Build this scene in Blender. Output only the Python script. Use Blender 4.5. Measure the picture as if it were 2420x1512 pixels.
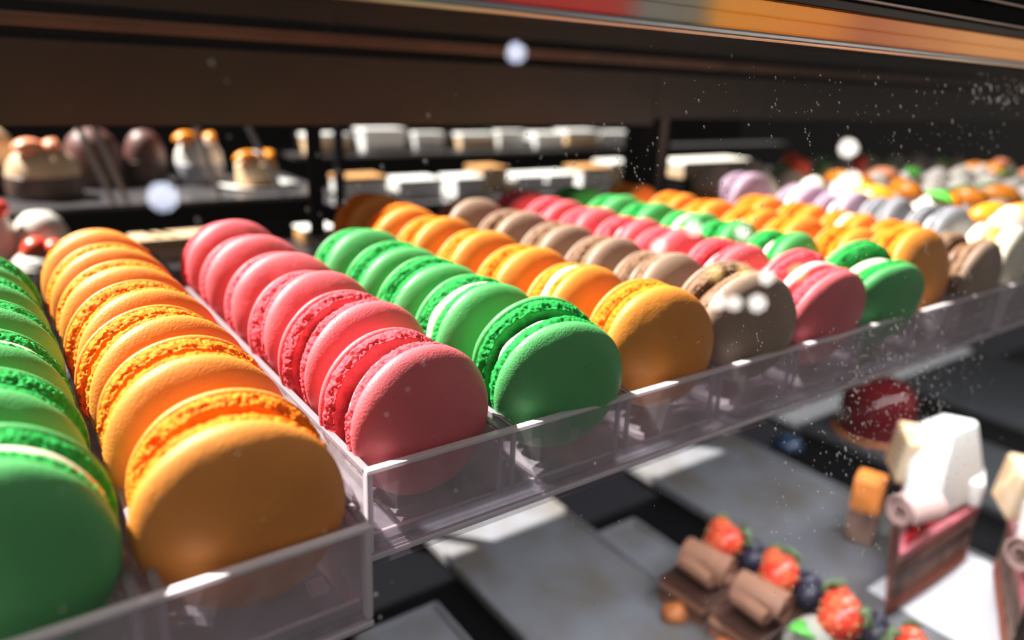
import bpy, bmesh, math, random
from mathutils import Vector, Matrix, noise

S = 0.048            # one channel pitch of the macaron trays in metres; lengths below are in pitches
rnd = random.Random(7)
sc = bpy.context.scene
for o in list(bpy.data.objects):
    bpy.data.objects.remove(o)
COL = sc.collection

# ------------------------------------------------------------------ camera, world, sun, exposure
cam_d = bpy.data.cameras.new('camera')
cam = bpy.data.objects.new('camera', cam_d)
COL.objects.link(cam)
right = Vector((0.81275937, -0.58104404, 0.04254445))
up = Vector((0.15033065, 0.27971211, 0.94824144))
fwd = Vector((0.56287023, 0.76429638, -0.31468737))
m = Matrix((right, up, -fwd)).transposed().to_4x4()
m.translation = Vector((-2.43642877, -3.24878538, 2.05666013)) * S
cam.matrix_world = m
cam_d.sensor_width = 36.0
cam_d.sensor_fit = 'HORIZONTAL'
cam_d.lens = 1734.98 / 2420 * 36
cam_d.clip_start = 0.005
cam_d.clip_end = 100
cam_d.dof.use_dof = True
cam_d.dof.focus_distance = 4.4 * S
cam_d.dof.aperture_fstop = 6.4
sc.camera = cam

w = bpy.data.worlds.new('sky')
w.use_nodes = True
sc.world = w
bg = w.node_tree.nodes['Background']
bg.inputs[0].default_value = (0.86, 0.93, 1.0, 1)
bg.inputs[1].default_value = 0.10

sun_d = bpy.data.lights.new('sun', 'SUN')
sun_d.energy = 20.0
sun_d.angle = math.radians(0.8)
sun_d.color = (1.0, 0.955, 0.88)
sun = bpy.data.objects.new('sun', sun_d)
COL.objects.link(sun)
sdir = Vector((-0.40, 0.44, 0.80)).normalized()      # towards the sun
sun.rotation_euler = sdir.to_track_quat('Z', 'Y').to_euler()
sun.location = sdir * 3

# fill light added under the tray shelf to brighten the lower level
fill_d = bpy.data.lights.new('lower_fill', 'AREA')
fill_d.shape = 'RECTANGLE'
fill_d.size = 16 * S
fill_d.size_y = 0.25 * S
fill_d.energy = 1.9
fill_d.color = (0.97, 0.98, 1.0)
led = bpy.data.objects.new('lower_fill', fill_d)
COL.objects.link(led)
led.location = (7.5 * S, 0.5 * S, -0.78 * S)

sc.view_settings.view_transform = 'Standard'
sc.view_settings.look = 'None'
sc.view_settings.gamma = 1.0
sc.view_settings.use_curve_mapping = False
sc.view_settings.exposure = 0.0
try:
    sc.cycles.transparent_max_bounces = 64
    sc.cycles.max_bounces = 12
    sc.cycles.use_denoising = True
    sc.cycles.sample_clamp_indirect = 4.0
except Exception:
    pass


# ------------------------------------------------------------------ helpers
def lin(r, g, b):
    f = lambda c: (c / 255 / 12.92) if c / 255 <= 0.04045 else ((c / 255 + 0.055) / 1.055) ** 2.4
    return (f(r), f(g), f(b), 1)


MATS = {}


def mat(name, col, rough=0.6, metal=0.0, noise_amt=0.0, noise_scale=200.0, bump=0.0, bump_scale=800.0,
        emit=0.0, spec=0.5, sss=0.0, col2=None, speck=None):
    if name in MATS:
        return MATS[name]
    mt = bpy.data.materials.new(name)
    mt.use_nodes = True
    nt = mt.node_tree
    b = nt.nodes['Principled BSDF']
    b.inputs['Roughness'].default_value = rough
    b.inputs['Metallic'].default_value = metal
    b.inputs['Specular IOR Level'].default_value = spec
    b.inputs['Base Color'].default_value = col
    if sss:
        b.inputs['Subsurface Weight'].default_value = sss
        b.inputs['Subsurface Radius'].default_value = (1.0, 0.7, 0.5)
        b.inputs['Subsurface Scale'].default_value = 0.0015
    if emit:
        b.inputs['Emission Color'].default_value = col
        b.inputs['Emission Strength'].default_value = emit
    tc = nt.nodes.new('ShaderNodeTexCoord')
    cur = None
    if noise_amt or col2:
        n = nt.nodes.new('ShaderNodeTexNoise')
        n.inputs['Scale'].default_value = noise_scale
        n.inputs['Detail'].default_value = 4
        nt.links.new(tc.outputs['Object'], n.inputs['Vector'])
        mx = nt.nodes.new('ShaderNodeMix')
        mx.data_type = 'RGBA'
        mx.inputs['A'].default_value = col
        c2 = col2 or tuple(c * (1 - noise_amt) for c in col[:3]) + (1,)
        mx.inputs['B'].default_value = c2
        rp = nt.nodes.new('ShaderNodeMapRange')
        rp.inputs['From Min'].default_value = 0.4
        rp.inputs['From Max'].default_value = 0.68
        nt.links.new(n.outputs['Fac'], rp.inputs['Value'])
        nt.links.new(rp.outputs['Result'], mx.inputs['Factor'])
        cur = mx.outputs['Result']
    if speck:
        v = nt.nodes.new('ShaderNodeTexVoronoi')
        v.inputs['Scale'].default_value = speck[1]
        nt.links.new(tc.outputs['Object'], v.inputs['Vector'])
        r2 = nt.nodes.new('ShaderNodeMapRange')
        r2.inputs['From Min'].default_value = 0.06
        r2.inputs['From Max'].default_value = 0.12
        r2.inputs['To Min'].default_value = 1
        r2.inputs['To Max'].default_value = 0
        nt.links.new(v.outputs['Distance'], r2.inputs['Value'])
        # only one cell in a few carries a speck
        gt = nt.nodes.new('ShaderNodeMath')
        gt.operation = 'GREATER_THAN'
        gt.inputs[1].default_value = 0.72
        sp = nt.nodes.new('ShaderNodeSeparateColor')
        nt.links.new(v.outputs['Color'], sp.inputs[0])
        nt.links.new(sp.outputs[0], gt.inputs[0])
        mu = nt.nodes.new('ShaderNodeMath')
        mu.operation = 'MULTIPLY'
        nt.links.new(gt.outputs[0], mu.inputs[0])
        nt.links.new(r2.outputs['Result'], mu.inputs[1])
        m2 = nt.nodes.new('ShaderNodeMix')
        m2.data_type = 'RGBA'
        if cur:
            nt.links.new(cur, m2.inputs['A'])
        else:
            m2.inputs['A'].default_value = col
        m2.inputs['B'].default_value = speck[0]
        nt.links.new(mu.outputs[0], m2.inputs['Factor'])
        cur = m2.outputs['Result']
    if cur:
        nt.links.new(cur, b.inputs['Base Color'])
    if bump:
        n2 = nt.nodes.new('ShaderNodeTexNoise')
        n2.inputs['Scale'].default_value = bump_scale
        n2.inputs['Detail'].default_value = 5
        nt.links.new(tc.outputs['Object'], n2.inputs['Vector'])
        bp = nt.nodes.new('ShaderNodeBump')
        bp.inputs['Strength'].default_value = bump
        bp.inputs['Distance'].default_value = 0.0006
        nt.links.new(n2.outputs['Fac'], bp.inputs['Height'])
        nt.links.new(bp.outputs['Normal'], b.inputs['Normal'])
    MATS[name] = mt
    return mt


def clear_mat(name, tint=(0.93, 0.91, 0.94, 1), milk=(0.95, 0.89, 0.93, 1), milk_amt=0.15, rough=0.06, scratch=0.0, ior=1.49):
    """thin clear plastic or glass: see-through, with a surface gloss and a little milkiness"""
    mt = bpy.data.materials.new(name)
    mt.use_nodes = True
    nt = mt.node_tree
    for n in list(nt.nodes):
        nt.nodes.remove(n)
    out = nt.nodes.new('ShaderNodeOutputMaterial')
    tr = nt.nodes.new('ShaderNodeBsdfTransparent')
    tr.inputs[0].default_value = tint
    gl = nt.nodes.new('ShaderNodeBsdfGlossy')
    gl.inputs['Roughness'].default_value = rough
    base = tr.outputs[0]
    if milk_amt:
        df = nt.nodes.new('ShaderNodeBsdfDiffuse')
        df.inputs[0].default_value = milk
        tl = nt.nodes.new('ShaderNodeBsdfTranslucent')
        tl.inputs[0].default_value = milk
        a = nt.nodes.new('ShaderNodeMixShader')
        a.inputs[0].default_value = 0.1
        nt.links.new(df.outputs[0], a.inputs[1])
        nt.links.new(tl.outputs[0], a.inputs[2])
        b = nt.nodes.new('ShaderNodeMixShader')
        b.inputs[0].default_value = milk_amt
        if scratch:
            tc = nt.nodes.new('ShaderNodeTexCoord')
            nz = nt.nodes.new('ShaderNodeTexNoise')
            nz.inputs['Scale'].default_value = 90
            nz.inputs['Detail'].default_value = 6
            nz.inputs['Distortion'].default_value = 1.2
            nt.links.new(tc.outputs['Object'], nz.inputs['Vector'])
            mr = nt.nodes.new('ShaderNodeMapRange')
            mr.inputs['From Min'].default_value = 0.35
            mr.inputs['From Max'].default_value = 0.75
            mr.inputs['To Min'].default_value = milk_amt * 0.75
            mr.inputs['To Max'].default_value = milk_amt * (1 + scratch)
            nt.links.new(nz.outputs['Fac'], mr.inputs['Value'])
            nt.links.new(mr.outputs['Result'], b.inputs[0])
        nt.links.new(tr.outputs[0], b.inputs[1])
        nt.links.new(a.outputs[0], b.inputs[2])
        base = b.outputs[0]
    fr = nt.nodes.new('ShaderNodeFresnel')
    fr.inputs[0].default_value = ior
    ge = nt.nodes.new('ShaderNodeNewGeometry')
    inv = nt.nodes.new('ShaderNodeMath')
    inv.operation = 'SUBTRACT'
    inv.inputs[0].default_value = 1
    nt.links.new(ge.outputs['Backfacing'], inv.inputs[1])
    mu = nt.nodes.new('ShaderNodeMath')
    mu.operation = 'MULTIPLY'
    nt.links.new(fr.outputs[0], mu.inputs[0])
    nt.links.new(inv.outputs[0], mu.inputs[1])
    ms = nt.nodes.new('ShaderNodeMixShader')
    nt.links.new(mu.outputs[0], ms.inputs[0])
    nt.links.new(base, ms.inputs[1])
    nt.links.new(gl.outputs[0], ms.inputs[2])
    nt.links.new(ms.outputs[0], out.inputs[0])
    MATS[name] = mt
    return mt


def link(name, me, parent=None, loc=(0, 0, 0), rot=(0, 0, 0)):
    o = bpy.data.objects.new(name, me)
    COL.objects.link(o)
    if parent:
        o.parent = parent
    o.location = Vector(loc) * S
    o.rotation_euler = rot
    return o


def tag(o, label, cat, group=None, kind=None):
    o['label'] = label
    o['category'] = cat
    if group:
        o['group'] = group
    if kind:
        o['kind'] = kind
    return o


def thing(name, label, cat, loc=(0, 0, 0), rot=(0, 0, 0), group=None):
    return tag(link(name, None, None, loc, rot), label, cat, group)


def mesh(name, bm, mats, smooth=True):
    me = bpy.data.meshes.new(name)
    bmesh.ops.scale(bm, vec=(S, S, S), verts=bm.verts)
    bm.to_mesh(me)
    bm.free()
    for mt in (mats if isinstance(mats, (list, tuple)) else [mats]):
        me.materials.append(mt)
    if smooth:
        me.polygons.foreach_set('use_smooth', [True] * len(me.polygons))
    return me


def bm_box(x0, x1, y0, y1, z0, z1, bev=0.0, seg=2, bm=None):
    own = bmesh.new()
    r = bmesh.ops.create_cube(own, size=1)
    for v in r['verts']:
        v.co = Vector((x0 + (v.co.x + .5) * (x1 - x0), y0 + (v.co.y + .5) * (y1 - y0), z0 + (v.co.z + .5) * (z1 - z0)))
    if bev:
        bmesh.ops.bevel(own, geom=own.edges[:], offset=bev, segments=seg, affect='EDGES', profile=0.5)
    if bm is None:
        return own
    tmp = bpy.data.meshes.new('tmp')
    own.to_mesh(tmp)
    own.free()
    bm.from_mesh(tmp)
    bpy.data.meshes.remove(tmp)
    return bm


def box(name, x0, x1, y0, y1, z0, z1, mt, parent=None, bev=0.0, seg=2, loc=(0, 0, 0), rot=(0, 0, 0)):
    o = link(name, mesh(name, bm_box(x0, x1, y0, y1, z0, z1, bev, seg), mt, smooth=False), parent, loc, rot)
    return o


def bm_lathe(profile, n=32, bm=None, wob=0.0, seed=0.0):
    """profile of (r, z) about Z"""
    bm = bm or bmesh.new()
    rings = []
    for (r, z) in profile:
        if r < 1e-6:
            rings.append([bm.verts.new((0, 0, z))])
        else:
            ring = []
            for i in range(n):
                a = 2 * math.pi * i / n
                k = 1 + wob * noise.noise(Vector((math.cos(a) * 1.5 + seed, math.sin(a) * 1.5, z * 2)))
                ring.append(bm.verts.new((r * k * math.cos(a), r * k * math.sin(a), z)))
            rings.append(ring)
    for a, b in zip(rings[:-1], rings[1:]):
        if len(a) == 1 and len(b) == 1:
            continue
        for i in range(n):
            j = (i + 1) % n
            if len(a) == 1:
                bm.faces.new((a[0], b[j], b[i]))
            elif len(b) == 1:
                bm.faces.new((a[i], a[j], b[0]))
            else:
                bm.faces.new((a[i], a[j], b[j], b[i]))
    bmesh.ops.recalc_face_normals(bm, faces=bm.faces[:])
    return bm


# ------------------------------------------------------------------ materials of the setting
M_ACR = clear_mat('clear_acrylic', milk_amt=0.17, scratch=0.4)
M_EDGE = clear_mat('acrylic_cut_edge', tint=(0.85, 0.82, 0.85, 1), milk=(0.92, 0.86, 0.90, 1), milk_amt=0.75, rough=0.12)  # milk brightened for the light that shaded front edges would carry
M_EDGE_DARK = clear_mat('darkened_cut_edge', tint=(0.85, 0.82, 0.85, 1), milk=(0.36, 0.33, 0.36, 1), milk_amt=0.65, rough=0.12)  # same cut edge, colour darkened to offset the sun on the dividers
M_GLASS = clear_mat('case_glass', tint=(0.985, 0.985, 0.985, 1), milk_amt=0.0, rough=0.0, ior=1.5)
M_SHELFGLASS = clear_mat('shelf_glass', tint=(0.8, 0.8, 0.82, 1), milk_amt=0.05, rough=0.02)
M_WOOD = mat('dark_brown_board', lin(27, 16, 10), 0.45, noise_amt=0.5, noise_scale=30)
M_WOOD2 = mat('brown_strip', lin(80, 56, 42), 0.4, noise_amt=0.4, noise_scale=30)
M_BLACK = mat('black_laminate', lin(9, 9, 13), 0.6, spec=0.05)
M_STEEL = mat('brushed_steel', (0.55, 0.55, 0.56, 1), 0.3, 1.0)
M_ALU = mat('satin_aluminium', (0.62, 0.62, 0.63, 1), 0.35, 0.9)
M_STONE = mat('grey_serving_slab', lin(116, 118, 125), 0.38, noise_amt=0.25, noise_scale=25, col2=lin(100, 96, 92), bump=0.1)
M_GREYDARK = mat('charcoal_slab', lin(70, 72, 76), 0.4)


# ------------------------------------------------------------------ the room behind and in front of the case
def struct(o):
    o['kind'] = 'structure'
    return o


M_ROOM = mat('brown_black_wall_paint', lin(52, 46, 44), 0.8)
struct(box('wall_back', -60, 260, 30, 31, -22, 14, M_ROOM))
struct(box('wall_front', -60, 260, -64, -63, -22, 40, mat('street_facade_paint', lin(27, 25, 24), 0.8)))
struct(box('floor', -60, 260, -63, 30, -23, -22, mat('dark_paving', lin(20, 20, 21), 0.85, spec=0.2)))
struct(box('wall_right', 259, 260, -63, 30, -22, 40, M_ROOM))

# ------------------------------------------------------------------ the display case
LEAN = math.radians(11.5)


def pane_pt(x, z):           # a point of the leaning front pane's outer (camera) face
    return Vector((x, -0.75 + z * math.tan(LEAN), z))


case = thing('display_case', 'dark brown glass-fronted pastry display case around the macarons', 'display case', (2, 5, -20))
CB = (-2, -5, 20)


def cpart(name, *a, **k):
    return box(name, *a, parent=case, loc=CB, **k)


# header board above the rear opening
cpart('header_board', -9, 6.6, 5.4, 5.58, 1.40, 2.21, M_WOOD, bev=0.02)
cpart('header_board', 6.6, 26, 5.4, 5.58, 1.51, 2.21, M_WOOD, bev=0.02)
cpart('header_strip', -9, 26, 5.38, 5.6, 2.31, 2.43, M_WOOD2, bev=0.01)
cpart('header_gap', -9, 26, 5.48, 5.6, 2.21, 2.31, M_BLACK)
cpart('shade_deck', -9, 26, 5.6, 8.6, 2.36, 2.44, M_BLACK)  # unseen board added to shade the rear rows and bound the lower sun patch
cpart('post', 7.25, 8.05, 6.3, 6.7, -5.04, 2.35, M_BLACK, bev=0.03)
cpart('post_strip', 7.72, 7.88, 6.26, 6.3, -0.6, 1.6, mat('post_grey', lin(90, 86, 86), 0.4))
cpart('post', 1.25, 1.42, 6.5, 6.65, -5.04, 2.35, M_BLACK, bev=0.02)
cpart('roof_glass', -9, 8.1, -0.27, 5.37, 2.37, 2.43, M_GLASS)
M_DIMMING = clear_mat('sun_dimming_glass', tint=(0.56, 0.56, 0.57, 1), milk_amt=0.0, rough=0.0, ior=1.5)  # tint added to weaken the sun over the tartlets
cpart('roof_glass', 8.12, 26, -0.27, 5.37, 2.37, 2.43, M_DIMMING)
# shelf the trays stand on, lower deck and back panel
sh = thing('glass_shelf', 'smoky glass shelf carrying the clear macaron trays', 'shelf', (8, 3, -0.72))
box('shelf_plate', -17, 18, -2.88, 3.25, 0, 0.095, M_SHELFGLASS, sh, 0.01)
for xx in (-6, 4, 14):
    box('bracket', xx, xx + .12, 0.5, 3.2, -0.12, -0.005, M_BLACK, sh, 0.01)
dk = thing('lower_deck', 'black laminate deck under the grey serving slabs', 'deck', (8, 3.5, -5.25))
box('deck_board', -17, 18, -5.4, 5.5, 0, 0.195, M_BLACK, dk, 0.01)
box('rear_panel', -17, 18, 5.3, 5.5, 0.2, 4.0, M_BLACK, dk, 0.01)


def front_pane():
    bm = bmesh.new()
    t = 0.08
    z0, z1 = -5.0, 2.33
    n = Vector((0, -math.cos(LEAN), math.sin(LEAN)))
    vs = []
    for x in (-9, 26):
        for z in (z0, z1):
            p = pane_pt(x, z)
            vs.append((bm.verts.new(p), bm.verts.new(p - n * t)))
    a, b, c, d = vs
    F = bm.faces.new
    F((a[0], c[0], d[0], b[0]))
    F((a[1], b[1], d[1], c[1]))
    F((a[0], b[0], b[1], a[1]))
    F((c[0], c[1], d[1], d[0]))
    F((a[0], a[1], c[1], c[0]))
    F((b[0], d[0], d[1], b[1]))
    bmesh.ops.recalc_face_normals(bm, faces=bm.faces[:])
    return bm


pane = link('front_glass', mesh('front_glass', front_pane(), M_GLASS, False), case, CB)
cpart('glass_edge_trim', -9, 26, -0.36, -0.22, 2.325, 2.365, M_ALU, bev=0.012)


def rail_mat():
    mt = mat('painted_reflection_rail', lin(190, 150, 110), 0.4)
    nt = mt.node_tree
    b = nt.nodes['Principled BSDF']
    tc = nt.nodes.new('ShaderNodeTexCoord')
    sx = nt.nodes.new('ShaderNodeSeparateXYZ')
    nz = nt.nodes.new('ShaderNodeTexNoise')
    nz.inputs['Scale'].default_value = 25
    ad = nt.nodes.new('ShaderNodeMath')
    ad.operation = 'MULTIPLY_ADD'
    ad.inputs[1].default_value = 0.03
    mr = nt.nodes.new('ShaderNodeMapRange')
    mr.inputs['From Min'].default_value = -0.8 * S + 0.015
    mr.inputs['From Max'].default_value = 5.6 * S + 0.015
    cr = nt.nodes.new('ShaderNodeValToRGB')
    e = cr.color_ramp.elements  # reflected colours painted in as bands along the rail
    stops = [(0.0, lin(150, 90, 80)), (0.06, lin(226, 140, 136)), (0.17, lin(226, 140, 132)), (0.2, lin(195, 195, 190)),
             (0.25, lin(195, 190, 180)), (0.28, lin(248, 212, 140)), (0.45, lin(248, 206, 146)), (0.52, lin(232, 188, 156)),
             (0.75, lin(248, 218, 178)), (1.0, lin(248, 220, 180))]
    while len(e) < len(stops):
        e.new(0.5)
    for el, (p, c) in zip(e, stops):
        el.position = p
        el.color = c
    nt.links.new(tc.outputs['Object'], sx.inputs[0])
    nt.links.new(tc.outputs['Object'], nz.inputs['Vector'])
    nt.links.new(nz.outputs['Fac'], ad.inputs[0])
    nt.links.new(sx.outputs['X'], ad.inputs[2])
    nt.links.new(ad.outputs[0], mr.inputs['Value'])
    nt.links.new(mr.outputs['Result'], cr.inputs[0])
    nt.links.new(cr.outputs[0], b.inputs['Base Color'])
    # translucent strip: the sun behind it shines through
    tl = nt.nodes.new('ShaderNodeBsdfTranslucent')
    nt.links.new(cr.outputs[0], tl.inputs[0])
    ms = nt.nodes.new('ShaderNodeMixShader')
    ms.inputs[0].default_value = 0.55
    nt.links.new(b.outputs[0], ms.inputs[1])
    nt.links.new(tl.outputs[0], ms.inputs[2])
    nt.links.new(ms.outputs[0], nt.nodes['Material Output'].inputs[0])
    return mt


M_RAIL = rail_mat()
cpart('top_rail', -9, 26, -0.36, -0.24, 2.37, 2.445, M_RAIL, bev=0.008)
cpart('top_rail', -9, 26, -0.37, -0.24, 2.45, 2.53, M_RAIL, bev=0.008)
cpart('canopy_lip', -9, 26, -0.38, -0.24, 2.535, 2.60, mat('bronze_lip', lin(70, 58, 52), 0.4, 0.4), bev=0.01)
cpart('canopy_lip', -9, 26, -0.40, -0.24, 2.605, 2.625, mat('pale_lip', lin(190, 165, 150), 0.35, 0.6), bev=0.004)
cpart('canopy_board', -9, 26, -0.38, -0.24, 2.63, 2.75, M_BLACK, bev=0.01)
cpart('canopy_lip', -9, 26, -0.41, -0.24, 2.755, 2.775, MATS['pale_lip'], bev=0.004)
cpart('canopy_board', -9, 26, -0.40, -0.24, 2.78, 3.2, M_BLACK, bev=0.01)


# water specks, dust and smears on the front pane
def specks():
    bm = bmesh.new()
    r2 = random.Random(3)
    n = Vector((0, -math.cos(LEAN), math.sin(LEAN)))
    tx = Vector((1, 0, 0))
    tz = Vector((0, math.sin(LEAN), math.cos(LEAN)))

    def blob(x, z, rx, rz, hgt):
        c = pane_pt(x, z)
        k = 8
        ph = r2.random() * 6
        rings = []
        for f, hh in ((1.0, 0.0), (0.72, 0.75)):
            rings.append([bm.verts.new(c + tx * rx * f * math.cos(ph + 2 * math.pi * i / k) + tz * rz * f * math.sin(ph + 2 * math.pi * i / k) + n * hgt * hh) for i in range(k)])
        top = bm.verts.new(c + n * hgt)
        for i in range(k):
            j = (i + 1) % k
            bm.faces.new((rings[0][i], rings[0][j], rings[1][j], rings[1][i]))
            bm.faces.new((rings[1][i], rings[1][j], top))

    def scatter(x0, x1, z0, z1, cnt, s0, s1):
        for _ in range(cnt):
            s = s0 + (s1 - s0) * r2.random() ** 3
            blob(x0 + (x1 - x0) * r2.random(), z0 + (z1 - z0) * r2.random(), s * (0.7 + 0.5 * r2.random()), s * (0.7 + 0.8 * r2.random()), s * 0.5)

    scatter(-2.6, 5.2, -1.5, 2.25, 260, 0.003, 0.010)
    scatter(0.8, 5.2, 0.9, 2.25, 380, 0.003, 0.012)
    scatter(1.5, 4.6, -1.4, 0.5, 700, 0.003, 0.013)
    scatter(2.3, 3.9, -0.5, 0.4, 380, 0.004, 0.015)
    scatter(4.3, 5.3, 2.0, 2.25, 90, 0.006, 0.018)
    scatter(-0.4, 0.6, 1.55, 1.85, 70, 0.003, 0.010)
    scatter(-1.4, -0.2, 1.5, 1.7, 30, 0.004, 0.012)
    scatter(1.0, 1.8, 0.5, 1.1, 80, 0.002, 0.006)
    for _ in range(14):
        x, z = -2 + 7 * r2.random(), 0.2 + 2 * r2.random()
        for k in range(6):
            blob(x + 0.02 * k * r2.random(), z - 0.02 * k, 0.006, 0.008, 0.004)
    bmesh.ops.recalc_face_normals(bm, faces=bm.faces[:])
    return bm


M_SPECK = clear_mat('water_speck', tint=(0.8, 0.8, 0.8, 1), milk=(0.9, 0.88, 0.86, 1), milk_amt=0.22, rough=0.08)
sp = link('water_specks', mesh('water_specks', specks(), M_SPECK), case, CB)
sp['kind'] = 'stuff'

# ------------------------------------------------------------------ garland of lamps across the street, mirrored in the pane
M_BULB = {
    'white': mat('lit_white_globe', (1.0, 0.93, 0.86, 1), emit=26.0),
    'cool': mat('lit_cool_globe', (0.74, 0.8, 1.0, 1), emit=26.0),
    'amber': mat('lit_amber_globe', (1.0, 0.62, 0.22, 1), emit=18.0),
}
M_SOCK = mat('lamp_socket', lin(30, 30, 30), 0.5)
BULBS = [(23.07, -29.71, 15.88, 'cool', .36), (3.66, -30.0, 8.87, 'cool', .4), (36.98, -19.88, 7.12, 'white', .3), (36.70, -20.65, 5.02, 'white', .3),
         (37.10, -20.13, 5.39, 'white', .3), (31.64, -26.34, 0.06, 'white', .26), (32.29, -25.73, -0.16, 'white', .26), (33.21, -24.85, -0.41, 'white', .3),
         (31.04, -26.54, 4.54, 'white', .26), (33.0, -24.77, 3.74, 'white', .24), (29.43, -28.06, 3.91, 'white', .24), (31.68, -26.23, 1.78, 'amber', .26),
         (32.86, -25.11, 1.57, 'amber', .2), (33.73, -24.28, 0.96, 'white', .24), (34.92, -23.07, 0.86, 'amber', .28)]
glob = mesh('globe', bm_lathe([(0, -1), (.5, -.87), (.87, -.5), (1, 0), (.87, .5), (.5, .87), (.28, .96)], 20), M_BULB['white'])
sock = mesh('socket', bm_lathe([(.3, .94), (.36, 1.0), (.36, 1.5), (.2, 1.7), (.05, 1.75), (.03, 3.0), (0, 3.0)], 14), M_SOCK)
for i, (x, y, z, k, r) in enumerate(BULBS):
    t = thing('globe_lamp', '', 'lamp', (x, y, z), group='small globe lamps mirrored in the front glass')
    pos = ['above the brown board', 'at the left over the dome cakes', 'over the dark right corner', 'lower of the pair over the lavender macarons',
           'upper of the pair over the lavender macarons', 'left of the row on the front brown macaron', 'beside the leftmost on the front brown macaron',
           'on the shaded face of the front brown macaron', 'on a pink macaron midway up', 'on the right green row',
           'low on the right pink row', 'on the second brown macaron', 'faint on the brown macaron foot', 'on the lit edge of the front brown macaron',
           'on the front macaron of the right pink row'][i]
    t['label'] = f'{k} glowing globe lamp whose reflection shows {pos}'
    g = link('globe', glob, t)
    r *= 1.5
    g.scale = (r, r, r)
    if k != 'white':
        g.material_slots[0].link = 'OBJECT'
        g.material_slots[0].material = M_BULB[k]
    s = link('socket', sock, t)
    s.scale = (r, r, r)


# ------------------------------------------------------------------ macaron trays
def tray(name, label, x0, chans, yf, yb, z=0.0):
    """x0: left edge of the first channel; channels are one pitch wide"""
    t = thing(name, label, 'tray', (x0, yf, z - 0.62))
    L = (-x0, -yf, -z + 0.62)

    def p(nm, xa, xb, ya, yb_, za, zb, mt, bev=0.008):
        # wall body plus its cut top edge as a child strip
        return box(nm, xa, xb, ya, yb_, za + z, zb + z, mt, t, bev, 2, L)

    xa, xb = x0 + 0.03, x0 + chans - 0.03
    fw = p('front_wall', xa, xb, yf, yf + 0.045, -0.52, -0.018, M_ACR, 0.006)
    box('cut_edge', xa, xb, yf - 0.003, yf + 0.05, z - 0.022, z + 0.004, M_EDGE, fw, 0.006)
    p('back_wall', xa, xb, yb - 0.04, yb, -0.52, 0, M_ACR)
    fl = p('floor_plate', xa + 0.02, xb - 0.02, yf + 0.05, yb - 0.05, -0.50, -0.45, M_ACR, 0.01)
    p('base_rail', xa, xb, yf - 0.012, yf + 0.03, -0.575, -0.535, M_EDGE, 0.012)
    p('base_rail', xa + 0.01, xb - 0.01, yf - 0.004, yf + 0.05, -0.535, -0.52, M_ACR, 0.004)
    p('ledge', xa + 0.05, xb - 0.05, yf + 0.05, yf + 0.075, -0.45, -0.435, M_EDGE, 0.006)
    for k in range(chans):
        c = x0 + k
        for s, q in ((0, c + 0.025), (1, c + 0.935)):
            wl = p('divider', q, q + 0.04, yf + 0.04, yb - 0.04, -0.45, -0.018, M_ACR, 0.006)
            box('cut_edge', q - 0.001, q + 0.041, yf + 0.04, yb - 0.04, z - 0.018, z + 0.003, M_EDGE_DARK, wl, 0.006)
            # upright web that stiffens the joint with the front wall
            p('web', q + (0.0 if s else 0.01), q + (0.03 if s else 0.04), yf + 0.046, yf + 0.07, -0.45, -0.03, M_EDGE, 0.007)
    for q in (x0 + 0.03, x0 + chans - 0.07):
        p('corner_post', q, q + 0.04, yf - 0.004, yf + 0.05, -0.53, -0.01, M_EDGE, 0.015)
    for q in (x0 + 0.1, x0 + chans - 0.2):
        for yy in (yf + 0.4, yb - 0.5):
            p('foot_pad', q, q + 0.1, yy, yy + 0.1, -0.62, -0.57, M_EDGE, 0.01)
    return t


tray('acrylic_tray', 'clear acrylic tray holding the left green and yellow rows, pulled forward', -3.13, 2, -0.47, 5.2)
tray('acrylic_tray', 'long clear acrylic tray with eight channels from pink to brown', -1.0, 8, 0.0, 5.75)
tray('acrylic_tray', 'clear acrylic tray at the right edge starting with the cream macaron', 7.03, 1, 0.0, 5.75)


# ------------------------------------------------------------------ macarons
R = 0.465
DOME, FOOT, HALF = 0.155, 0.105, 0.035
MT = DOME + FOOT + HALF       # half thickness


def shell_mesh(name, seed, n=110, m=26):
    """half macaron: smooth dome, its axis along local -Y, joint plane at y = 0"""
    bm = bmesh.new()
    rings = []
    z0 = HALF + FOOT
    prof = [(0.90, z0 - 0.004), (0.955, z0 - 0.006), (0.982, z0 + 0.002)]
    for i in range(m + 1):
        a = math.pi / 2 * i / m
        prof.append((max(0.0, math.cos(a)) ** 0.86, z0 + 0.012 + (DOME - 0.012) * math.sin(a) ** 0.93))
    for k, (r, z) in enumerate(prof):
        if r < 1e-4:
            rings.append([bm.verts.new((0, -z, 0))])
            continue
        ring = []
        for i in range(n):
            a = 2 * math.pi * i / n
            ca, sa = math.cos(a), math.sin(a)
            q = Vector((ca * r * 1.3 + seed * 3.1, sa * r * 1.3, z + seed))
            w1 = 1 + 0.012 * noise.noise(q)
            dz = 0.006 * noise.noise(q * 1.7 + Vector((5, 2, 0))) * (1 if k > 3 else 0)
            dz += 0.0016 * noise.noise(q * 14) * (1 if k > 3 else 0)
            rr = R * r * w1
            ring.append(bm.verts.new((rr * ca, -(z + dz), rr * sa)))
        rings.append(ring)
    for a, b in zip(rings[:-1], rings[1:]):
        for i in range(n):
            j = (i + 1) % n
            if len(b) == 1:
                bm.faces.new((a[i], a[j], b[0]))
            else:
                bm.faces.new((a[i], a[j], b[j], b[i]))
    bmesh.ops.recalc_face_normals(bm, faces=bm.faces[:])
    return mesh(name, bm, MACARON['green'][0])


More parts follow.
